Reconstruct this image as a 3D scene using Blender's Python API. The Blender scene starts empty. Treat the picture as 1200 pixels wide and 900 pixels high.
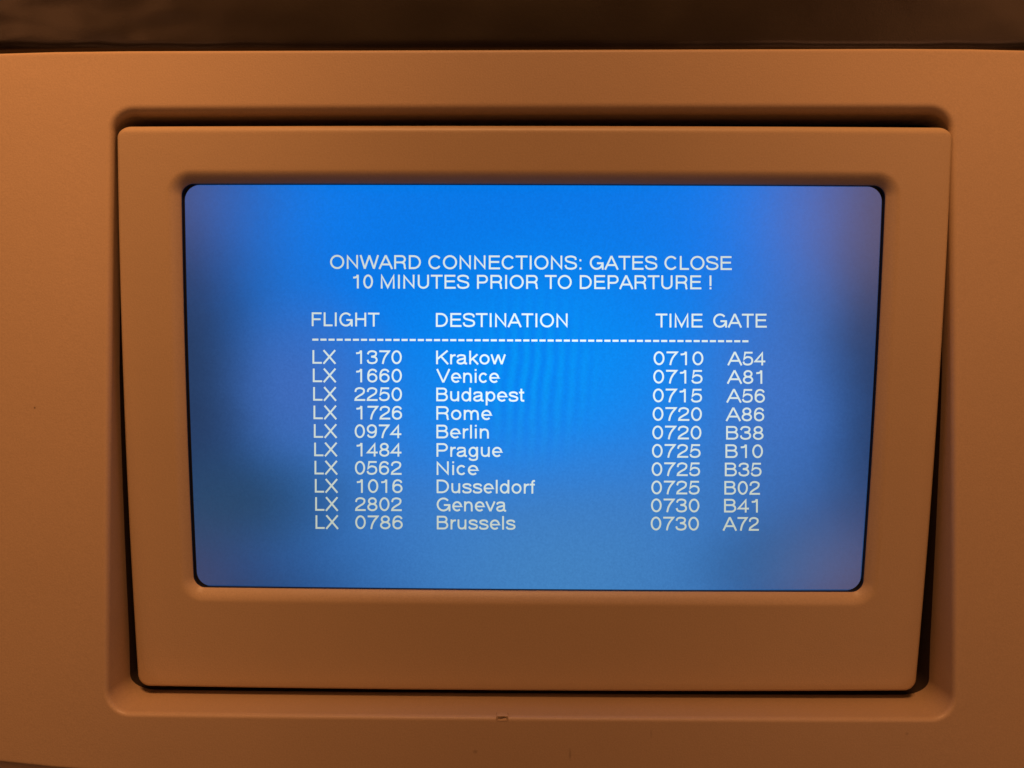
import bpy, math, random
from mathutils import Vector, Matrix, noise
random.seed(4)
S = bpy.context.scene
COL = S.collection
R = math.radians

# ------------------------------------------------------------------ camera, world, lamps, exposure
H0 = 1.10                    # height of the lens above the cabin floor
CAM_D = 0.22                 # distance from the lens to the plastic back shell (its plane is y = 0)
F = 900.0                    # focal length in pixels of a 1200 px wide picture (a 27 mm phone lens)
cd = bpy.data.cameras.new("camera"); cam = bpy.data.objects.new("camera", cd); COL.objects.link(cam)
cam.location = (0, -CAM_D, H0); cam.rotation_euler = (R(90), 0, 0)
cd.sensor_width = 36; cd.lens = 27; cd.clip_start = 0.01; cd.clip_end = 50
S.camera = cam

W = bpy.data.worlds.new("World"); S.world = W; W.use_nodes = True
bg = W.node_tree.nodes["Background"]
bg.inputs[0].default_value = (1.0, 0.50, 0.22, 1); bg.inputs[1].default_value = 0.018

def lamp(name, loc, target, radius, power, cone, col):
    d = bpy.data.lights.new(name, 'SPOT'); d.shadow_soft_size = radius
    d.energy = power; d.color = col; d.spot_size = R(cone); d.spot_blend = 1.0
    o = bpy.data.objects.new(name, d); COL.objects.link(o); o.location = loc
    o.rotation_euler = (Vector(target) - Vector(loc)).to_track_quat('-Z', 'Y').to_euler()
    return o
WARM = (1.0, 0.47, 0.19)
# two overhead reading lamps side by side, each aimed at its own half of the seat back
lamp("reading_lamp", (-0.07, -0.27, H0 + 0.445), (-0.225, 0, H0 + 0.09), 0.08, 13.0, 66, WARM)
lamp("reading_lamp", (0.07, -0.27, H0 + 0.445), (0.23, 0, H0 + 0.07), 0.08, 9.7, 66, WARM)
# dim unseen lights added behind the viewer to give the screen its corner reflections
def added_sheen_light(loc, size, power, col):
    d = bpy.data.lights.new("added_sheen_light", 'AREA'); d.shape = 'DISK'; d.size = size; d.energy = power; d.color = col
    o = bpy.data.objects.new("added_sheen_light", d); COL.objects.link(o); o.location = loc
    o.rotation_euler = (Vector((0, 0, H0)) - Vector(loc)).to_track_quat('-Z', 'Y').to_euler()
CREAM = (1.0, 0.48, 0.28)
added_sheen_light((0.49, -0.85, H0 + 0.11), 0.24, 0.55, CREAM)
added_sheen_light((0.51, -0.85, H0 - 0.45), 0.18, 0.34, CREAM)
added_sheen_light((-0.53, -0.85, H0 - 0.47), 0.16, 0.20, CREAM)
added_sheen_light((-0.49, -0.85, H0 + 0.14), 0.18, 0.24, CREAM)
# and two more, also added, higher up, to put sheen on the leather's ends
added_sheen_light((0.78, -0.88, H0 + 0.54), 0.36, 0.85, (1.0, 0.44, 0.20))
added_sheen_light((-0.74, -0.88, H0 + 0.54), 0.36, 0.95, (1.0, 0.44, 0.20))

S.view_settings.view_transform = 'Standard'; S.view_settings.look = 'None'
S.view_settings.exposure = 0; S.view_settings.gamma = 1

# ------------------------------------------------------------------ materials
def nodes_of(name):
    m = bpy.data.materials.new(name); m.use_nodes = True
    return m, m.node_tree.nodes, m.node_tree.links, m.node_tree.nodes["Principled BSDF"]

def noise_tex(N, L, vec, scale, detail=2, rough=0.5):
    t = N.new("ShaderNodeTexNoise"); t.inputs["Scale"].default_value = scale
    t.inputs["Detail"].default_value = detail; t.inputs["Roughness"].default_value = rough
    L.new(vec, t.inputs["Vector"]); return t

def bump(N, L, height, strength, dist, prev=None):
    b = N.new("ShaderNodeBump"); b.inputs["Strength"].default_value = strength
    b.inputs["Distance"].default_value = dist; L.new(height, b.inputs["Height"])
    if prev: L.new(prev.outputs[0], b.inputs["Normal"])
    return b

def mathn(N, L, op, a, b=None, clamp=False):
    n = N.new("ShaderNodeMath"); n.operation = op; n.use_clamp = clamp
    for i, v in enumerate((a, b)):
        if v is None: continue
        if isinstance(v, (int, float)): n.inputs[i].default_value = v
        else: L.new(v, n.inputs[i])
    return n.outputs[0]

def mixc(N, L, fac, a, b, mode='MIX'):
    n = N.new("ShaderNodeMix"); n.data_type = 'RGBA'; n.blend_type = mode
    for sock, v in ((n.inputs[0], fac), (n.inputs[6], a), (n.inputs[7], b)):
        if isinstance(v, (int, float)): sock.default_value = v
        elif isinstance(v, tuple): sock.default_value = (*v, 1)
        else: L.new(v, sock)
    return n.outputs[2]

def plastic(name, col, rough, specks=()):
    m, N, L, P = nodes_of(name)
    tc = N.new("ShaderNodeTexCoord"); v = tc.outputs["Object"]
    big = noise_tex(N, L, v, 22, 3)
    mid = noise_tex(N, L, v, 260, 3)
    fine = noise_tex(N, L, v, 2100, 2)
    tint = mixc(N, L, big.outputs[0], tuple(c * 0.95 for c in col), tuple(c * 1.05 for c in col))
    grain = mixc(N, L, fine.outputs[0], (0.87, 0.87, 0.87), (1.13, 1.13, 1.13))
    c = mixc(N, L, 1.0, tint, grain, 'MULTIPLY')
    # a few dark dirt specks and scuffs where the photograph has them
    for (x, z, rx, rz, k) in specks:
        mp = N.new("ShaderNodeMapping"); mp.vector_type = 'POINT'
        mp.inputs["Location"].default_value = (-x / rx, 0, -z / rz)
        mp.inputs["Scale"].default_value = (1 / rx, 0, 1 / rz)
        L.new(v, mp.inputs[0])
        ln = N.new("ShaderNodeVectorMath"); ln.operation = 'LENGTH'; L.new(mp.outputs[0], ln.inputs[0])
        f = mathn(N, L, 'SUBTRACT', 1.0, ln.outputs["Value"], True)
        f = mathn(N, L, 'MULTIPLY', f, k, True)
        c = mixc(N, L, f, c, (0.03, 0.015, 0.008))
    L.new(c, P.inputs["Base Color"])
    rr = N.new("ShaderNodeMapRange"); L.new(mid.outputs[0], rr.inputs[0])
    rr.inputs[3].default_value = rough - 0.05; rr.inputs[4].default_value = rough + 0.06
    L.new(rr.outputs[0], P.inputs["Roughness"])
    P.inputs["Specular IOR Level"].default_value = 0.35
    b1 = bump(N, L, fine.outputs[0], 0.55, 0.00006)
    b2 = bump(N, L, mid.outputs[0], 0.30, 0.00015, b1)
    L.new(b2.outputs[0], P.inputs["Normal"])
    return m

def leather(name):
    m, N, L, P = nodes_of(name)
    tc = N.new("ShaderNodeTexCoord"); v = tc.outputs["Object"]
    vo = N.new("ShaderNodeTexVoronoi"); vo.feature = 'DISTANCE_TO_EDGE'; vo.inputs["Scale"].default_value = 1150
    wn = noise_tex(N, L, v, 500, 2)
    wv = mixc(N, L, 0.0012, v, wn.outputs[1], 'ADD')
    L.new(wv, vo.inputs["Vector"])
    pores = N.new("ShaderNodeMapRange"); L.new(vo.outputs["Distance"], pores.inputs[0])
    pores.inputs[1].default_value = 0; pores.inputs[2].default_value = 0.35
    big = noise_tex(N, L, v, 35, 4)
    c = mixc(N, L, big.outputs[0], (0.008, 0.005, 0.0032), (0.012, 0.0075, 0.0048))
    L.new(c, P.inputs["Base Color"])
    P.inputs["Roughness"].default_value = 0.32
    P.inputs["Specular IOR Level"].default_value = 0.5
    P.inputs["Specular Tint"].default_value = (1.0, 0.80, 0.58, 1)
    b1 = bump(N, L, pores.outputs[0], 0.06, 0.00010)
    b2 = bump(N, L, big.outputs[0], 0.16, 0.0012, b1)
    L.new(b2.outputs[0], P.inputs["Normal"])
    return m

def simple(name, col, rough):
    m, N, L, P = nodes_of(name)
    tc = N.new("ShaderNodeTexCoord")
    n = noise_tex(N, L, tc.outputs["Object"], 400, 2)
    L.new(mixc(N, L, n.outputs[0], tuple(c * 0.8 for c in col), tuple(c * 1.2 for c in col)), P.inputs["Base Color"])
    P.inputs["Roughness"].default_value = rough
    return m

# ------------------------------------------------------------------ mesh helpers
def link_mesh(name, verts, faces, mat, parent=None, smooth=True):
    me = bpy.data.meshes.new(name); me.from_pydata(verts, [], faces); me.update()
    import bmesh
    bm = bmesh.new(); bm.from_mesh(me); bmesh.ops.recalc_face_normals(bm, faces=bm.faces); bm.to_mesh(me); bm.free()
    if smooth: me.polygons.foreach_set("use_smooth", [True] * len(me.polygons))
    me.materials.append(mat)
    o = bpy.data.objects.new(name, me); COL.objects.link(o)
    if parent: o.parent = parent
    return o

def thing(name, label, cat, loc, rot=(0, 0, 0)):
    o = bpy.data.objects.new(name, None); o.empty_display_size = 0.02; COL.objects.link(o)
    o.location = loc; o.rotation_euler = rot; o["label"] = label; o["category"] = cat
    return o

class Outline:
    """A rounded quadrilateral in a plane (u right, v up): four corners, corner radius, outward bow of each side."""
    def __init__(s, tl, tr, br, bl, r, bow=(0, 0, 0, 0), nc=10, ns=14):
        s.q = (Vector(tl), Vector(tr), Vector(br), Vector(bl)); s.bow = bow
        s.a = ((s.q[1] - s.q[0]).length + (s.q[2] - s.q[3]).length) / 4
        s.b = ((s.q[0] - s.q[3]).length + (s.q[1] - s.q[2]).length) / 4
        a, b = s.a, s.b; s.base = []
        for cx, cy, a0 in ((a - r, b - r, 0), (-a + r, b - r, 90), (-a + r, -b + r, 180), (a - r, -b + r, 270)):
            for k in range(nc + 1):
                t = R(a0 + 90 * k / nc); n = Vector((math.cos(t), math.sin(t)))
                s.base.append((Vector((cx, cy)) + n * r, n))
            p0 = s.base[-1][0]; n0 = s.base[-1][1]
            nxt = {0: (-a + r, b), 90: (-a, -b + r), 180: (a - r, -b), 270: (a, b - r)}[a0]
            for k in range(1, ns):
                s.base.append((p0.lerp(Vector(nxt), k / ns), n0))
    def map(s, x, y):
        S_, T = x / s.a, y / s.b
        tl, tr, br, bl = s.q; u, v = (S_ + 1) / 2, (T + 1) / 2
        p = (bl * (1 - u) + br * u) * (1 - v) + (tl * (1 - u) + tr * u) * v
        l, r_, t, b = s.bow
        cs, ct = max(0, 1 - S_ * S_), max(0, 1 - T * T)
        p.x += (r_ * max(S_, 0) + l * min(S_, 0)) * ct
        p.y += (t * max(T, 0) + b * min(T, 0)) * cs
        return p
    def ring_n(s, fn):
        """ring whose inset depends on the outward normal: fn(normal)"""
        out = []
        for p, n in s.base:
            q = p - n * fn(n); out.append(s.map(q.x, q.y))
        return out
    def ring(s, inset):
        out = []
        for p, n in s.base:
            i = inset(p.y / s.b, n) if callable(inset) else inset
            q = p - n * i; out.append(s.map(q.x, q.y))
        return out

def loft(rings, cap_first=False, cap_last=False):
    n = len(rings[0]); verts = [tuple(p) for r in rings for p in r]; faces = []
    for i in range(len(rings) - 1):
        for k in range(n):
            k2 = (k + 1) % n
            faces.append((i * n + k, i * n + k2, (i + 1) * n + k2, (i + 1) * n + k))
    if cap_first: faces.append(tuple(range(n)))
    if cap_last: faces.append(tuple((len(rings) - 1) * n + k for k in range(n)))
    return verts, faces

def arc_profile(i0, w0, i1, w1, n=7):
    """convex quarter round: from a flat face (inset i0, height w0) into a wall (inset i1, height w1)"""
    return [(i0 + (i1 - i0) * math.sin(t), w1 + (w0 - w1) * math.cos(t)) for t in (math.pi / 2 * k / n for k in range(n + 1))]

# ------------------------------------------------------------------ frames: the shell's plane and the tilted monitor's plane
def on_shell(px, py, w=0.0):
    d = CAM_D - w
    return Vector(((px - 600) / F * d, (450 - py) / F * d))

M_TOP_Y, M_TOP_Z = -0.0010, (450 - 146) / F * 0.219
M_BOT_Y, M_BOT_Z = 0.0120, -(808 - 450) / F * 0.232
M_TILT = math.atan2(M_BOT_Y - M_TOP_Y, M_TOP_Z - M_BOT_Z)
M_ORG = Vector((0.0055, M_BOT_Y, M_BOT_Z + H0))
M_ROT = Matrix.Rotation(M_TILT, 3, 'X')
def on_monitor(px, py, w=0.0):
    """where the sight line of a measured edge meets the monitor's plane (w in front of its face): metres right / up"""
    o = Vector((0, -CAM_D, H0)); d = Vector(((px - 600) / F, 1, (450 - py) / F))
    nrm = M_ROT @ Vector((0, -1, 0)); p0 = M_ORG + nrm * w
    hit = o + d * ((p0 - o).dot(nrm) / d.dot(nrm))
    loc = M_ROT.transposed() @ (hit - M_ORG)
    return Vector((loc.x, loc.z))

MM = 0.001
# ------------------------------------------------------------------ seat back shell
specks = [(on_shell(39, 478).x, on_shell(39, 478).y, 0.0004, 0.0004, 0.9),
          (on_shell(668, 884).x, on_shell(668, 884).y, 0.0005, 0.0022, 0.35),
          (on_shell(557, 881).x, on_shell(557, 881).y, 0.0009, 0.0007, 0.35),
          (on_shell(763, 860).x, on_shell(763, 860).y, 0.0004, 0.0016, 0.2),
          (on_shell(1063, 860).x, on_shell(1063, 860).y, 0.0006, 0.0006, 0.3)]
MAT_SHELL = plastic("beige_moulded_plastic", (0.47, 0.32, 0.185), 0.42, specks)
MAT_BEZEL = plastic("tan_bezel_plastic", (0.465, 0.322, 0.182), 0.40)
MAT_LEATHER = leather("dark_brown_leather")
MAT_BLACK = simple("black_gasket_rubber", (0.004, 0.004, 0.005), 0.55)
MAT_WELL = simple("recess_shade_brown", (0.045, 0.028, 0.018), 0.6)  # shade of the monitor gap put into the well's colour
MAT_DARK = simple("dark_housing_plastic", (0.02, 0.017, 0.014), 0.6)

seat = thing("seat_back", "tan plastic back of an aeroplane seat with a deep recess around the screen", "seat back", (0, 0, H0))

outer = Outline(on_shell(-70, 59.2), on_shell(1270, 55), on_shell(1270, 920), on_shell(-70, 892.5), 10 * MM,
                bow=(0, 0, 0.05 * MM, 4.9 * MM))
opening = Outline(on_shell(125, 123), on_shell(1122, 120.5), on_shell(1123.5, 847), on_shell(120.5, 840), 7.6 * MM,
                  bow=(0.3 * MM, 0.3 * MM, 0.2 * MM, 0.4 * MM))
def crown(p):                                   # the shell's face is very slightly crowned
    return -2.2 * MM * max(0.0, abs(p.x) - 0.11) ** 2 / 0.05 ** 2
def R3(ring, w, cr=True):
    return [Vector((p.x, -(w + (crown(p) if cr else 0)), p.y)) for p in ring]
rings = []
rings.append(R3(outer.ring(1.5 * MM), -16 * MM))
rings.append(R3(outer.ring(0.15 * MM), -14 * MM))
for i, w in reversed(arc_profile(1.1 * MM, 0, 0, -1.3 * MM)): rings.append(R3(outer.ring(i), w))
rings.append(R3(outer.ring(1.6 * MM), 0))
rings.append(R3(outer.ring(4.0 * MM), 0))
# flat face between edge and recess, with support loops
oa, ob = outer.ring(4.0 * MM), opening.ring(-0.9 * MM)
for k in range(1, 8):
    rings.append(R3([a.lerp(b, k / 8) for a, b in zip(oa, ob)], 0))
rings.append(R3(opening.ring(-0.9 * MM), 0)); rings.append(R3(opening.ring(-0.3 * MM), 0))
def clamp01(x): return max(0.0, min(1.0, x))
def clamp01(x): return max(0.0, min(1.0, x))
def fil(T, n): return (1.3 + 0.45 * clamp01((T + 1) / 2) + 0.85 * max(0.0, n.y) ** 2) * MM    # radius of the rounded lip, softest along the top
def dish(T): return clamp01((0.15 - T) / 1.0) ** 1.2                 # the wall deepens towards the bottom
for k in range(9):
    t = math.pi / 2 * k / 8
    ring = opening.ring(lambda T, n: fil(T, n) * math.sin(t) * 0.92)
    rr = []
    for p, (bp, n) in zip(ring, opening.base):
        f = fil(bp.y / opening.b, n); rr.append(Vector((p.x, f * 1.15 * (1 - math.cos(t)) - crown(p), p.y)))
    rings.append(rr)
def rim_ring(di, dw, tw, extra_i=0.0, extra_w=0.0):
    """ring of the recess wall: inset di and depth dw at the bottom, depth tw at the top; the side walls are shallower"""
    ring = opening.ring(lambda T, n: fil(T, n) * 0.92 + (dish(T) * di - (1 - dish(T)) * 0.05 * tw) * MM + extra_i * MM)
    out = []
    for p, (bp, n) in zip(ring, opening.base):
        T = bp.y / opening.b; d = dish(T); e = n.y * n.y
        out.append(Vector((p.x, fil(T, n) * 1.15 + (d * dw * (0.76 + 0.24 * e) + (1 - d) * tw * (0.5 + 0.5 * e) + extra_w) * MM - crown(p), p.y)))
    return out
for di, dw, tw in ((0.02, 0.4, 0.2), (0.08, 1.8, 1.0), (0.14, 3.8, 2.2), (0.18, 6.5, 3.8), (0.20, 9.0, 5.5), (0.19, 11.5, 7.0), (0.15, 13.5, 8.5), (0.05, 15.2, 10.0)):
    rings.append(rim_ring(di, dw, tw))
v, f = loft(rings)
shell = link_mesh("shell", v, f, MAT_SHELL, seat)

# well behind the plastic rim, its dark colour standing in for shade in the gap
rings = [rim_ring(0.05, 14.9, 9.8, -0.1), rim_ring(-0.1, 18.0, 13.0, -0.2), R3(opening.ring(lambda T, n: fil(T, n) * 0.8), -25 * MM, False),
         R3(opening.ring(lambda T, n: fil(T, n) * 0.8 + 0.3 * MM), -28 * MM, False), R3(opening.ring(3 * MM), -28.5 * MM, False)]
v, f = loft(rings, cap_last=True); link_mesh("recess_shade_well", v, f, MAT_WELL, seat)

# little moulded tab on the lower lip of the recess
c = on_shell(588.5, 842)
def pill_ring(cx, cz, hw, hz, r, inset, y):
    o = Outline((cx - hw, cz + hz), (cx + hw, cz + hz), (cx + hw, cz - hz), (cx - hw, cz - hz), r, nc=5, ns=2)
    return [Vector((p.x, y, p.y)) for p in o.ring(inset)]
pr = [pill_ring(c.x, c.y, 1.75 * MM, 0.85 * MM, 0.4 * MM, i * MM, y * MM) for i, y in
      ((0, 2.5), (0, 0.05), (0.1, -0.05), (0.24, -0.07), (0.36, -0.03), (0.5, 0.12), (0.58, 0.18))]
v, f = loft(pr, cap_last=True)
link_mesh("locating_notch", v, f, MAT_SHELL, seat)

# lower part of the seat back, set behind the shell
zl = on_shell(600, 870).y
prof = [(zl, 7), (zl - .002, 5.5), (zl - .006, 5), (zl - .06, 5), (zl - .10, 12), (zl - .10, 30), (zl, 30)]
n = len(prof); vs = []; fs = []
for i in range(9):
    x = -0.20 + 0.05 * i
    vs += [(x, w * MM, z) for z, w in prof]
for i in range(8):
    for k in range(n):
        k2 = (k + 1) % n; fs.append((i * n + k, i * n + k2, (i + 1) * n + k2, (i + 1) * n + k))
fs += [tuple(range(n)), tuple(8 * n + k for k in range(n))]
link_mesh("lower_panel", vs, fs, MAT_SHELL, seat, smooth=False)

# ------------------------------------------------------------------ headrest: padded dark leather rolling in behind the shell's top edge
zt = on_shell(600, 58).y
head = thing("headrest", "dark brown leather headrest, creased at its left end, above the tan plastic", "headrest", (0, 0.002, H0 + zt))
NX, vs, fs = 150, [], []
prof = []
for k in range(60): prof.append((0.075 - 0.0715 * k / 59, -0.0012 * math.sin(math.pi * k / 59) - 0.0005 * k / 59))
for k in range(1, 15):
    t = R(100) * k / 14; prof.append((0.0035 - 0.0054 * math.sin(t), -0.0005 + 0.0085 * (1 - math.cos(t))))
prof += [(-0.0017, 0.012), (-0.0017, 0.03), (0.04, 0.034), (0.075, 0.03), (0.078, 0.006)]
n = len(prof)
for i in range(NX + 1):
    x = -0.20 + 0.40 * i / NX
    for k, (z, y) in enumerate(prof):
        dy = 0.0; dz = 0.0
        if k < 76:
            wl = max(0.0, min(1.0, (-x - 0.055) / 0.09)); wr = max(0.0, min(1.0, (x - 0.10) / 0.09))
            p = Vector((x * 1.0, z * 1.0, 0))
            a = noise.noise(Vector((x * 55 + z * 75, (z - x * 0.35) * 150, 3.1)))
            b = noise.noise(Vector((x * 120 - z * 60, (z + x * 0.2) * 260, 7.7)))
            dy = -(wl * (0.0007 * a + 0.00015 * b) + wr * 0.0004 * a) + 0.00025 * noise.noise(p * 60)
            dz = 0.0004 * noise.noise(Vector((x * 70, 1.2, 5.0))) * max(0.0, 1 - z / 0.012)
        vs.append((x, y + dy - 0.0, z + dz))
for i in range(NX):
    for k in range(n):
        k2 = (k + 1) % n; fs.append((i * n + k, i * n + k2, (i + 1) * n + k2, (i + 1) * n + k))
fs += [tuple(range(n)), tuple(NX * n + k for k in range(n))]
link_mesh("leather_cover", vs, fs, MAT_LEATHER, head)

# ------------------------------------------------------------------ monitor
mon = thing("monitor", "tan framed seat back monitor with blue flight screen, tilted inside its recess", "monitor", M_ORG, (M_TILT, 0, 0))
def ML(px, py, w=0.0): return on_monitor(px, py, w)
mo = Outline(ML(136.2, 146.6), ML(1117.5, 147.8), ML(1073.5, 810.2), ML(161.5, 804.6), 3.5 * MM,
             bow=(1.15 * MM, 1.15 * MM, 0.35 * MM, 0.75 * MM))
mi = Outline(ML(212, 215, -2 * MM), ML(1038.5, 217, -2 * MM), ML(1011.5, 694.2, -2 * MM), ML(227, 688.6, -2 * MM), 3.6 * MM,
             bow=(0.55 * MM, 0.55 * MM, 0.15 * MM, 0.3 * MM))
def M3(ring, w): return [Vector((p.x, -w, p.y)) for p in ring]
def rim(n): return (0.95 + 1.35 * max(0.0, n.y) ** 2) * MM      # the top edge is rounded over more generously
rs = [M3(mo.ring(1.2 * MM), -3.8 * MM), M3(mo.ring(0.15 * MM), -3.6 * MM), M3(mo.ring(0), -3.2 * MM), M3(mo.ring(0), -2.6 * MM)]
for k in range(10):
    t = math.pi / 2 * (1 - k / 9)
    ring = mo.ring_n(lambda n: rim(n) * (1 - math.sin(t)))
    rs.append([Vector((p.x, (1 - math.cos(math.pi / 2 - (math.pi / 2 - t))) * rim(n) * 0.9, p.y)) for p, (_, n) in zip(ring, mo.base)])
rs.append(M3(mo.ring(2.9 * MM), 0))
A, B = mo.ring(2.9 * MM), mi.ring(-4.1 * MM)
for k in range(1, 6): rs.append(M3([a.lerp(b, k / 6) for a, b in zip(A, B)], 0))
rs.append(M3(B, 0)); rs.append(M3(mi.ring(-3.7 * MM), 0))
# rounded-over, sloping inner lip down to the screen
K = 12
for k in range(1, K + 1):
    t = k / K
    rs.append(M3(mi.ring((-3.6 + 3.6 * t) * MM), -2.05 * MM * t ** 1.75))
rs.append(M3(mi.ring(0.05 * MM), -2.25 * MM))
v, f = loft(rs); link_mesh("bezel", v, f, MAT_BEZEL, mon)

gs = [M3(mi.ring(-0.25 * MM), -2.15 * MM), M3(mi.ring(0.12 * MM), -2.2 * MM), M3(mi.ring(0.15 * MM), -2.4 * MM), M3(mi.ring(0.2 * MM), -3.3 * MM), M3(mi.ring(2.6 * MM), -3.35 * MM), M3(mi.ring(2.6 * MM), -6.5 * MM), M3(mi.ring(-0.25 * MM), -6.5 * MM)]
gs.append(gs[0])
v, f = loft(gs); link_mesh("gasket", v, f, MAT_BLACK, mon, smooth=False)
bs = [M3(mo.ring(0.7 * MM), -3.75 * MM), M3(mo.ring(0.7 * MM), -12 * MM), M3(mo.ring(2.4 * MM), -12.4 * MM)]
v, f = loft(bs, True, True); link_mesh("rear_housing", v, f, MAT_DARK, mon)

# ---- screen: a lit panel showing blue; the picture is brightest in the upper middle and falls off unevenly to the rim
WS = -3.2 * MM
so = Outline(ML(216.5, 216.8, WS), ML(1034, 218.8, WS), ML(1008, 691.8, WS), ML(231.5, 686.6, WS), 4.4 * MM,
             bow=(0.55 * MM, 0.55 * MM, 0.15 * MM, 0.3 * MM)).ring(0)
cu = sum((p.x for p in so)) / len(so); cv = sum((p.y for p in so)) / len(so)
SA, SB = mi.a, mi.b
def screen_coords(N, L):
    tc = N.new("ShaderNodeTexCoord"); sx = N.new("ShaderNodeSeparateXYZ"); L.new(tc.outputs["Object"], sx.inputs[0])
    s = mathn(N, L, 'DIVIDE', mathn(N, L, 'SUBTRACT', sx.outputs[0], cu), SA)
    t = mathn(N, L, 'DIVIDE', mathn(N, L, 'SUBTRACT', sx.outputs[2], cv), SB)
    return tc.outputs["Object"], s, t
def blob(N, L, s, t, cs, ct, rs_, rt, p=2.0, core=0.0):
    """soft spot on the panel: 1 in its middle, 0 at its rim"""
    a = mathn(N, L, 'POWER', mathn(N, L, 'ABSOLUTE', mathn(N, L, 'DIVIDE', mathn(N, L, 'SUBTRACT', s, cs), rs_)), p)
    b = mathn(N, L, 'POWER', mathn(N, L, 'ABSOLUTE', mathn(N, L, 'DIVIDE', mathn(N, L, 'SUBTRACT', t, ct), rt)), p)
    d = mathn(N, L, 'SQRT', mathn(N, L, 'ADD', a, b))
    m = N.new("ShaderNodeMapRange"); m.interpolation_type = 'SMOOTHSTEP'; L.new(d, m.inputs[0])
    m.inputs[1].default_value = core; m.inputs[2].default_value = 1.0; m.inputs[3].default_value = 1.0; m.inputs[4].default_value = 0.0
    return m.outputs[0]
def screen_material():
    m, N, L, P = nodes_of("lit_blue_lcd")
    vec, s, t = screen_coords(N, L)
    w = noise_tex(N, L, vec, 26, 3, 0.55); sw = N.new("ShaderNodeSeparateXYZ")
    L.new(w.outputs[1], sw.inputs[0])
    s = mathn(N, L, 'ADD', s, mathn(N, L, 'MULTIPLY', mathn(N, L, 'SUBTRACT', sw.outputs[0], 0.5), 0.08))
    t = mathn(N, L, 'ADD', t, mathn(N, L, 'MULTIPLY', mathn(N, L, 'SUBTRACT', sw.outputs[1], 0.5), 0.12))
    col = (0.014, 0.045, 0.138)                                            # rim
    def paint(fac, c, k):
        nonlocal col
        col = mixc(N, L, mathn(N, L, 'MULTIPLY', fac, k), col, c)
    paint(blob(N, L, s, t, 0.03, -0.2, 1.22, 1.7, core=0.30), (0.040, 0.200, 0.60), 1.0)
    paint(blob(N, L, s, t, -0.03, 1.0, 1.13, 1.75, core=0.44), (0.0, 0.195, 0.83), 1.0)
    paint(blob(N, L, s, t, 0.05, 0.12, 0.72, 0.85), (0.0, 0.29, 0.98), 0.85)
    paint(blob(N, L, s, t, 0.10, -1.0, 0.80, 0.85), (0.060, 0.235, 0.54), 0.85)
    paint(blob(N, L, s, t, -0.68, 0.02, 0.34, 0.55), (0.060, 0.155, 0.52), 0.65)
    paint(blob(N, L, s, t, 0.74, 0.0, 0.34, 0.75), (0.060, 0.185, 0.62), 0.6)
    paint(blob(N, L, s, t, -1.06, -0.1, 0.34, 1.15), (0.018, 0.044, 0.115), 0.9)
    paint(blob(N, L, s, t, 1.06, 0.0, 0.27, 1.2), (0.018, 0.044, 0.125), 0.85)
    paint(blob(N, L, s, t, -0.90, -0.55, 0.46, 0.38), (0.017, 0.064, 0.150), 0.85)
    paint(blob(N, L, s, t, 0.72, -0.85, 0.35, 0.32), (0.020, 0.110, 0.300), 0.6)
    # fine pixel noise and faint vertical banding of the panel
    px = noise_tex(N, L, vec, 1700, 1)
    col = mixc(N, L, 1.0, col, mixc(N, L, px.outputs[0], (0.86, 0.88, 0.90), (1.14, 1.12, 1.10)), 'MULTIPLY')
    ph = mathn(N, L, 'ADD', mathn(N, L, 'MULTIPLY', s, 175.0), mathn(N, L, 'MULTIPLY', t, -7.0))
    sn = mathn(N, L, 'ADD', mathn(N, L, 'MULTIPLY', mathn(N, L, 'SINE', ph), 0.5), 0.5)
    mb = blob(N, L, s, t, 0.0, 0.08, 0.28, 0.55)
    col = mixc(N, L, mathn(N, L, 'MULTIPLY', mb, 0.8), col, mixc(N, L, sn, (0.85, 0.84, 0.96), (1.15, 1.17, 1.02)), 'MULTIPLY')
    P.inputs["Base Color"].default_value = (0.002, 0.002, 0.003, 1)
    P.inputs["Roughness"].default_value = 0.23
    P.inputs["Specular IOR Level"].default_value = 0.5
    L.new(col, P.inputs["Emission Color"]); P.inputs["Emission Strength"].default_value = 0.96
    return m
MAT_SCREEN = screen_material()
v, f = loft([M3(so, WS), M3(so, WS - 1.2 * MM)], True, True)
screen = link_mesh("screen", v, f, MAT_SCREEN, mon, smooth=False)
screen["label"] = "lit blue screen listing onward flights and gates"

def text_material():
    m, N, L, P = nodes_of("lit_white_lettering")
    vec, s, t = screen_coords(N, L)
    mid = blob(N, L, s, t, 0.05, 0.15, 1.15, 1.1)
    col = mixc(N, L, mid, (0.52, 0.58, 0.50), (0.86, 1.02, 1.08))
    P.inputs["Base Color"].default_value = (0.002, 0.002, 0.003, 1); P.inputs["Roughness"].default_value = 0.23
    L.new(col, P.inputs["Emission Color"]); P.inputs["Emission Strength"].default_value = 1.0
    return m
MAT_TEXT = text_material()

# ---- lettering: a plain grotesque drawn as strokes; units are cap heights
HW = 0.066                                     # half stroke width
def arc(cx, cy, rx, ry, a0, a1, n=14):
    return [(cx + rx * math.cos(R(a0 + (a1 - a0) * k / n)), cy + ry * math.sin(R(a0 + (a1 - a0) * k / n))) for k in range(n + 1)]
def spl(pts, n=6):
    out = []; P_ = [pts[0]] + list(pts) + [pts[-1]]
    for i in range(1, len(P_) - 2):
        p0, p1, p2, p3 = P_[i - 1:i + 3]
        for k in range(n):
            t = k / n
            out.append(tuple(0.5 * (2 * p1[j] + (p2[j] - p0[j]) * t + (2 * p0[j] - 5 * p1[j] + 4 * p2[j] - p3[j]) * t * t
                       + (3 * p1[j] - p0[j] - 3 * p2[j] + p3[j]) * t ** 3) for j in (0, 1)))
    out.append(tuple(pts[-1])); return out
h = HW; T = 1 - h; X = 0.735; XT = X - h       # X: x-height
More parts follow.
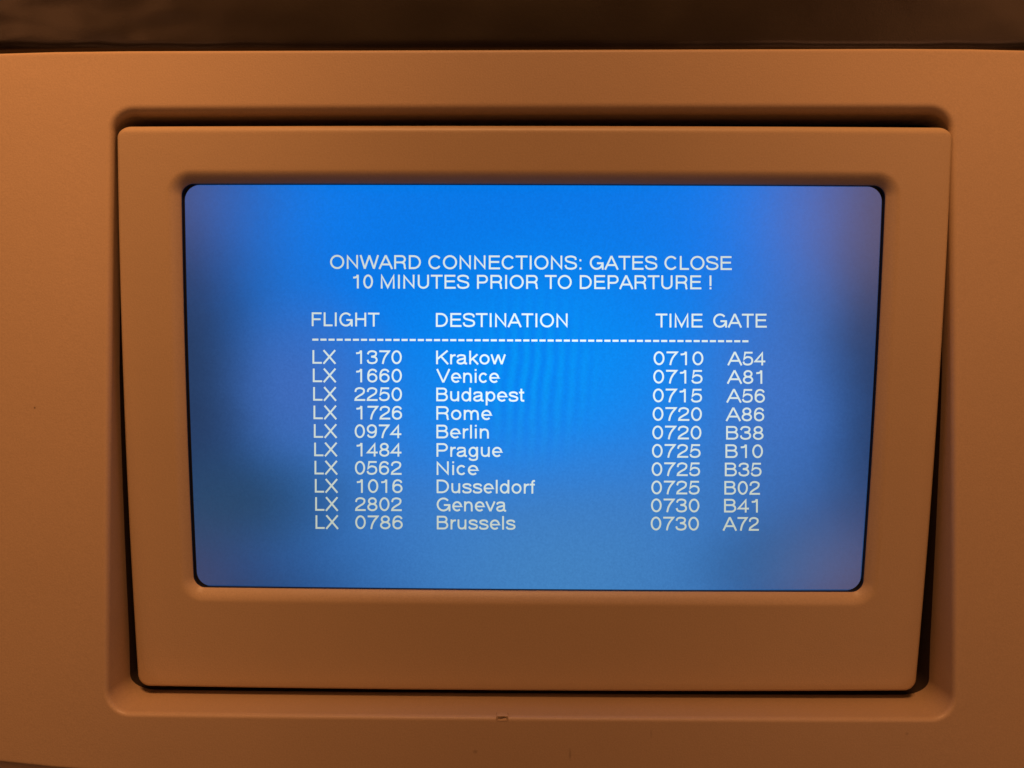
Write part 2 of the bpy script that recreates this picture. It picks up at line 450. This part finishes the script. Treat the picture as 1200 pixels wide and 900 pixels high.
def bowl(l, r, y0, y1):                         # right-hand bowl of B, D, P, R
    ry = (y1 - y0) / 2; rx = min(ry * 1.0, (r - l) * 0.62)
    return [(l, y1), (r - rx, y1)] + arc(r - rx, (y0 + y1) / 2, rx, ry, 90, -90) [1:-1] + [(r - rx, y0), (l, y0)]
def O_(w, l=0.055): return arc(w / 2, 0.5, w / 2 - l - h, 0.5 - h + 0.012, 90, 450, 32)
def o_(w=0.775, l=0.05): return arc(w / 2, X / 2, w / 2 - l - h, X / 2 - h + 0.012, 90, 450, 26)
def dig0(): return arc(0.387, 0.5, 0.387 - 0.05 - h, 0.5 - h + 0.008, 90, 450, 28)
G = {
 ' ': (0.387, []),
 'A': (0.93, [[(0.03, 0), (0.43, T + h), (0.50, T + h), (0.90, 0)][:1] + [(0.465, 0.985)], [(0.465, 0.985), (0.90, 0)], [(0.17, 0.33), (0.76, 0.33)]]),
 'B': (0.93, [bowl(0.11 + h, 0.83 - h, 0.54, T)[:-1] + [(0.11 + h, 0.54)], bowl(0.11 + h, 0.88 - h, h, 0.54), [(0.11 + h, 0), (0.11 + h, 1)]]),
 'C': (1.0, [arc(0.52, 0.5, 0.46 - h, 0.51 - h, 38, 322, 26)]),
 'D': (1.0, [[(0.11 + h, T), (0.45, T)] + arc(0.45, 0.5, 0.49 - h, 0.5 - h, 90, -90, 18)[1:-1] + [(0.45, h), (0.11 + h, h)], [(0.11 + h, 0), (0.11 + h, 1)]]),
 'E': (0.93, [[(0.86, T), (0.11 + h, T), (0.11 + h, h), (0.88, h)], [(0.11 + h, 0.53), (0.82, 0.53)]]),
 'F': (0.85, [[(0.81, T), (0.11 + h, T), (0.11 + h, 0)], [(0.11 + h, 0.50), (0.74, 0.50)]]),
 'G': (1.08, [arc(0.53, 0.5, 0.47 - h, 0.51 - h, 40, 350, 26) + [(0.53 + 0.47 - h, 0.47)], [(0.56, 0.46), (1.0, 0.46)], [(0.985 - 0.04, 0.5), (0.985 - 0.04, 0)]]),
 'H': (1.0, [[(0.11 + h, 0), (0.11 + h, 1)], [(0.89 - h, 0), (0.89 - h, 1)], [(0.11 + h, 0.53), (0.89 - h, 0.53)]]),
 'I': (0.387, [[(0.195, 0), (0.195, 1)]]),
 'K': (0.93, [[(0.11 + h, 0), (0.11 + h, 1)], [(0.86, 1.0), (0.18, 0.36)], [(0.43, 0.58), (0.89, 0.0)]]),
 'L': (0.775, [[(0.11 + h, 1), (0.11 + h, h), (0.74, h)]]),
 'M': (1.16, [[(0.10 + h, 0), (0.10 + h, 0.93), (0.58, 0.09), (1.06 - h, 0.93), (1.06 - h, 0)]]),
 'N': (1.0, [[(0.11 + h, 0), (0.11 + h, 0.90), (0.89 - h, 0.10), (0.89 - h, 1)]]),
 'O': (1.083, [O_(1.083)]),
 'P': (0.93, [bowl(0.11 + h, 0.87 - h, 0.45, T), [(0.11 + h, 0), (0.11 + h, 1)]]),
 'R': (1.0, [bowl(0.11 + h, 0.91 - h, 0.48, T), [(0.11 + h, 0), (0.11 + h, 1)], spl([(0.6, 0.48), (0.76, 0.42), (0.82, 0.28), (0.83, 0.12), (0.88, 0.0)])]),
 'S': (0.93, [spl([(0.81, 0.70), (0.75, 0.87), (0.47, 0.945), (0.19, 0.88), (0.13, 0.73), (0.22, 0.60), (0.47, 0.52), (0.75, 0.43), (0.83, 0.27), (0.74, 0.12), (0.47, 0.055), (0.19, 0.12), (0.10, 0.32)])]),
 'T': (0.85, [[(0.02, T), (0.83, T)], [(0.425, 0), (0.425, T)]]),
 'U': (1.0, [[(0.11 + h, 1), (0.11 + h, 0.36)] + arc(0.5, 0.36, 0.39 - h, 0.37 - h, 180, 360, 16)[1:-1] + [(0.89 - h, 0.36), (0.89 - h, 1)]]),
 'V': (0.93, [[(0.05, 1), (0.465, 0.02)], [(0.465, 0.02), (0.88, 1)]]),
 'W': (1.315, [[(0.06, 1), (0.345, 0.02)], [(0.345, 0.02), (0.657, 0.98)], [(0.657, 0.98), (0.97, 0.02)], [(0.97, 0.02), (1.255, 1)]]),
 'X': (0.93, [[(0.07, 0), (0.85, 1)], [(0.08, 1), (0.87, 0)]]),
 '0': (0.775, [dig0()]),
 '1': (0.775, [[(0.13, 0.78), (0.30, 0.80), (0.40, 0.86), (0.43, 0.985)], [(0.45, 0), (0.45, 0.985)]]),
 '2': (0.775, [spl([(0.11, 0.66), (0.17, 0.86), (0.39, 0.94), (0.61, 0.86), (0.65, 0.70), (0.57, 0.53), (0.33, 0.36), (0.15, 0.20), (0.11, h)]) + [(0.73, h)]]),
 '3': (0.775, [spl([(0.10, 0.71), (0.18, 0.88), (0.38, 0.94), (0.58, 0.88), (0.63, 0.74), (0.55, 0.59), (0.32, 0.535)]), spl([(0.32, 0.535), (0.58, 0.48), (0.67, 0.30), (0.59, 0.12), (0.38, 0.055), (0.16, 0.12), (0.09, 0.30)])]),
 '4': (0.775, [[(0.53, 0), (0.53, 0.90), (0.08, 0.29), (0.73, 0.29)]]),
 '5': (0.775, [[(0.68, T), (0.20, T), (0.13, 0.47)] + spl([(0.14, 0.49), (0.27, 0.59), (0.42, 0.61), (0.60, 0.53), (0.66, 0.33), (0.58, 0.13), (0.37, 0.055), (0.16, 0.11), (0.09, 0.27)])]),
 '6': (0.775, [arc(0.385, 0.33, 0.265, 0.275, 0, 360, 22), spl([(0.64, 0.75), (0.57, 0.88), (0.39, 0.94), (0.22, 0.86), (0.135, 0.66), (0.12, 0.45), (0.13, 0.27)])]),
 '7': (0.775, [[(0.06, T), (0.68, T)] + spl([(0.66, 0.90), (0.47, 0.62), (0.35, 0.34), (0.28, 0.0)])]),
 '8': (0.775, [arc(0.387, 0.725, 0.225, 0.215, 0, 360, 20), arc(0.387, 0.285, 0.27, 0.232, 0, 360, 22)]),
 '9': (0.775, [arc(0.385, 0.67, 0.265, 0.275, 0, 360, 22), spl([(0.13, 0.25), (0.20, 0.12), (0.38, 0.06), (0.55, 0.14), (0.635, 0.34), (0.65, 0.55), (0.645, 0.73)])]),
 ':': (0.387, [[(0.195, 0), (0.195, 0.14)], [(0.195, X - 0.14), (0.195, X)]]),
 '!': (0.387, [[(0.195, 0), (0.195, 0.14)], [(0.195, 0.23), (0.195, 1.0)]]),
 'a': (0.775, [spl([(0.11, 0.51), (0.17, 0.63), (0.36, XT), (0.55, 0.63), (0.59, 0.50), (0.59, 0.42)])[:-1] + spl([(0.59, 0.42), (0.59, 0.18), (0.62, 0.07), (0.73, 0.055)]), spl([(0.59, 0.44), (0.40, 0.385), (0.19, 0.32), (0.11, 0.19), (0.18, 0.08), (0.34, 0.05), (0.52, 0.12), (0.59, 0.26)])]),
 'c': (0.70, [arc(0.365, X / 2, 0.315 - h, X / 2 - h + 0.01, 40, 320, 20)]),
 'd': (0.775, [arc(0.36, X / 2, 0.31 - h, X / 2 - h + 0.01, 90, 450, 24), [(0.69 - h, 0), (0.69 - h, 1)]]),
 'e': (0.775, [[(0.115, 0.365), (0.66, 0.365)] + arc(0.388, X / 2, 0.335 - h, X / 2 - h + 0.01, 0, 315, 24)]),
 'f': (0.387, [[(0.02, 0.665), (0.36, 0.665)], [(0.20, 0)] + spl([(0.20, 0.60), (0.20, 0.82), (0.25, 0.92), (0.37, T)])]),
 'g': (0.775, [arc(0.36, X / 2, 0.31 - h, X / 2 - h + 0.01, 90, 450, 24), [(0.69 - h, X)] + spl([(0.69 - h, 0.0), (0.58, -0.17), (0.37, -0.235), (0.18, -0.19), (0.11, -0.08)])]),
 'i': (0.31, [[(0.155, 0), (0.155, X)], [(0.155, 0.87), (0.155, 1)]]),
 'k': (0.70, [[(0.09 + h, 0), (0.09 + h, 1)], [(0.63, X), (0.16, 0.27)], [(0.31, 0.43), (0.67, 0)]]),
 'l': (0.31, [[(0.155, 0), (0.155, 1)]]),
 'm': (1.16, [[(0.09 + h, 0), (0.09 + h, X)], spl([(0.158, 0.42), (0.22, 0.60), (0.37, XT), (0.52, 0.60), (0.575, 0.42)]) + [(0.58, 0)], spl([(0.58, 0.42), (0.64, 0.60), (0.79, XT), (0.94, 0.60), (1.0, 0.42)]) + [(1.002, 0)]]),
 'n': (0.775, [[(0.09 + h, 0), (0.09 + h, X)], spl([(0.158, 0.42), (0.23, 0.60), (0.40, XT), (0.56, 0.60), (0.617, 0.42)]) + [(0.62, 0)]]),
 'o': (0.775, [o_()]),
 'p': (0.775, [arc(0.415, X / 2, 0.31 - h, X / 2 - h + 0.01, 90, 450, 24), [(0.085 + h, -0.29), (0.085 + h, X)]]),
 'r': (0.464, [[(0.09 + h, 0), (0.09 + h, X)], spl([(0.158, 0.40), (0.22, 0.58), (0.32, 0.65), (0.45, XT)])]),
 's': (0.70, [spl([(0.60, 0.52), (0.53, 0.64), (0.34, XT + 0.01), (0.16, 0.63), (0.12, 0.53), (0.19, 0.44), (0.36, 0.385), (0.56, 0.31), (0.61, 0.20), (0.53, 0.09), (0.35, 0.055), (0.15, 0.09), (0.085, 0.22)])]),
 't': (0.387, [[(0.02, 0.665), (0.35, 0.665)], [(0.17, 0.94)] + spl([(0.17, 0.22), (0.19, 0.09), (0.27, h), (0.36, h)])]),
 'u': (0.775, [spl([(0.155, 0.30), (0.21, 0.13), (0.37, h), (0.54, 0.13), (0.615, 0.30)]), [(0.155, X), (0.155, 0.29)], [(0.685 - h, 0), (0.685 - h, X)]]),
 'v': (0.70, [[(0.06, X), (0.35, 0.02)], [(0.35, 0.02), (0.64, X)]]),
 'w': (1.0, [[(0.06, X), (0.27, 0.02)], [(0.27, 0.02), (0.50, X - 0.02)], [(0.50, X - 0.02), (0.73, 0.02)], [(0.73, 0.02), (0.94, X)]]),
}
def ribbon(pts, hw):
    clean = [pts[0]]
    for p in pts[1:]:
        if math.hypot(p[0] - clean[-1][0], p[1] - clean[-1][1]) > 1e-4: clean.append(p)
    P_ = [Vector(p) for p in clean]; n = len(P_)
    closed = n > 8 and (P_[0] - P_[-1]).length < 0.02
    if closed: P_ = P_[:-1]; n -= 1
    L_, R_ = [], []
    for i in range(n):
        a = P_[(i - 1) % n] if (closed or i > 0) else None; b = P_[(i + 1) % n] if (closed or i < n - 1) else None
        d1 = (P_[i] - a).normalized() if a is not None else None; d2 = (b - P_[i]).normalized() if b is not None else None
        if d1 is None: d1 = d2
        if d2 is None: d2 = d1
        n1 = Vector((-d1.y, d1.x)); n2 = Vector((-d2.y, d2.x)); m = n1 + n2
        if m.length < 1e-3: m = n1
        m.normalize(); k = min(1 / max(m.dot(n1), 0.2), 2.2)
        L_.append(P_[i] + m * hw * k); R_.append(P_[i] - m * hw * k)
    q = [(L_[i], L_[(i + 1) % n], R_[(i + 1) % n], R_[i]) for i in range(n if closed else n - 1)]
    return q
class Lettering:
    def __init__(s): s.v = []; s.f = []; s.k = 0
    def quad(s, pts, w):
        b = len(s.v)
        for x, y in pts:
            p = ML(x, y, w); s.v.append((p.x, -w, p.y))
        s.f.append((b, b + 1, b + 2, b + 3))
    def text(s, txt, x0, x1, y0, y1, cap):
        """set txt between x0 and x1; the baseline runs from y0 to y1"""
        adv = 0.0; lay = []
        for ch in txt: lay.append((ch, adv)); adv += G[ch][0]
        def ink(ch):
            xs = [p[0] for st in G[ch][1] for p in st]; return min(xs) - HW * .8, max(xs) + HW * .8
        i0 = ink(txt[0])[0]; i1 = lay[-1][1] + ink(txt[-1])[1]
        sx = (x1 - x0) / (i1 - i0)
        for ch, a in lay:
            for st in G[ch][1]:
                s.k += 1; w = WS + 0.00003 + 0.0000006 * (s.k % 23)
                # keep stroke width even: work in a space where both axes use the cap height
                g = sx / cap
                for q in ribbon([(p[0] * g, p[1]) for p in st], HW):
                    pts = []
                    for p in q:
                        X_ = x0 + (p.x / g + a - i0) * sx; fr = (X_ - x0) / max(1e-6, x1 - x0)
                        pts.append((X_, y0 + (y1 - y0) * fr - p.y * cap))
                    s.quad(pts, w)
    def build(s, name): return link_mesh(name, s.v, s.f, MAT_TEXT, screen, smooth=False)

CAP = 16.2
t = Lettering(); t.text("ONWARD CONNECTIONS: GATES CLOSE", 387, 858.5, 315, 316.4, CAP); t.build("title_text")
t = Lettering(); t.text("10 MINUTES PRIOR TO DEPARTURE !", 413, 833.5, 338.0, 339, CAP); t.build("title_text")
for a, x0, x1, y0, y1 in (("FLIGHT", 365.5, 445.5, 382.2, 382.7), ("DESTINATION", 511, 665, 383, 383.6), ("TIME", 767.5, 824.3, 383.7, 383.8), ("GATE", 836, 899.5, 383.8, 383.9)):
    t = Lettering(); t.text(a, x0, x1, y0, y1, CAP); t.build("heading_text")
t = Lettering()
for k in range(54):
    x = 366 + 9.508 * k; y = 398 + 1.9 * k / 53
    t.quad([(x, y - 1.2), (x + 7.1, y - 1.2), (x + 7.1, y + 1.2), (x, y + 1.2)], WS + 0.00003)
t.build("dashed_rule")
rows = [("1370", "Krakow", 592.7, "0710", "A54", 852.3, 897.8), ("1660", "Venice", 584.8, "0715", "A81", 851.7, 893.2),
        ("2250", "Budapest", 615.3, "0715", "A56", 851, 896.3), ("1726", "Rome", 576, "0720", "A86", 850.3, 895.5),
        ("0974", "Berlin", 572.8, "0720", "B38", 851, 894.7), ("1484", "Prague", 588.3, "0725", "B10", 850.2, 894.0),
        ("0562", "Nice", 560.4, "0725", "B35", 849.5, 892.7), ("1016", "Dusseldorf", 627.8, "0725", "B02", 849.0, 891.5),
        ("2802", "Geneva", 594, "0730", "B41", 848.6, 888), ("0786", "Brussels", 604, "0730", "A72", 846.8, 890.2)]
yl = [426.2, 447.8, 469.5, 491.2, 513.0, 534.6, 555.9, 577.2, 598.5, 619.7]
yr = [428.2, 449.8, 471.9, 493.6, 515.3, 536.8, 558.3, 579.8, 600.7, 622.0]
for k, (num, dest, xe, tm, gate, gx0, gx1) in enumerate(rows):
    q = k / 9; y0, y1 = yl[k], yr[k]
    yy = lambda x: y0 + (y1 - y0) * (x - 366) / (898 - 366)
    n0 = 418.5 if num[0] == '1' else 415.2
    t = Lettering()
    for a, x0, x1 in (("LX", 366.3 + 3.6 * q, 394 + 3 * q), (num, n0 - 2.2 * (num[0] == '1') + 1.2 * q, 470.7 + 1.2 * q)):
        t.text(a, x0, x1, yy(x0), yy(x1), CAP - 0.3)
    t.build("flight_number")
    for nm, a, x0, x1 in (("destination_name", dest, 511.2 + 0.8 * q, xe), ("departure_time", tm, 766 - 3.4 * q, 824.2 - 5.2 * q), ("gate_number", gate, gx0, gx1)):
        t = Lettering(); t.text(a, x0, x1, yy(x0), yy(x1), CAP - 0.3); t.build(nm)
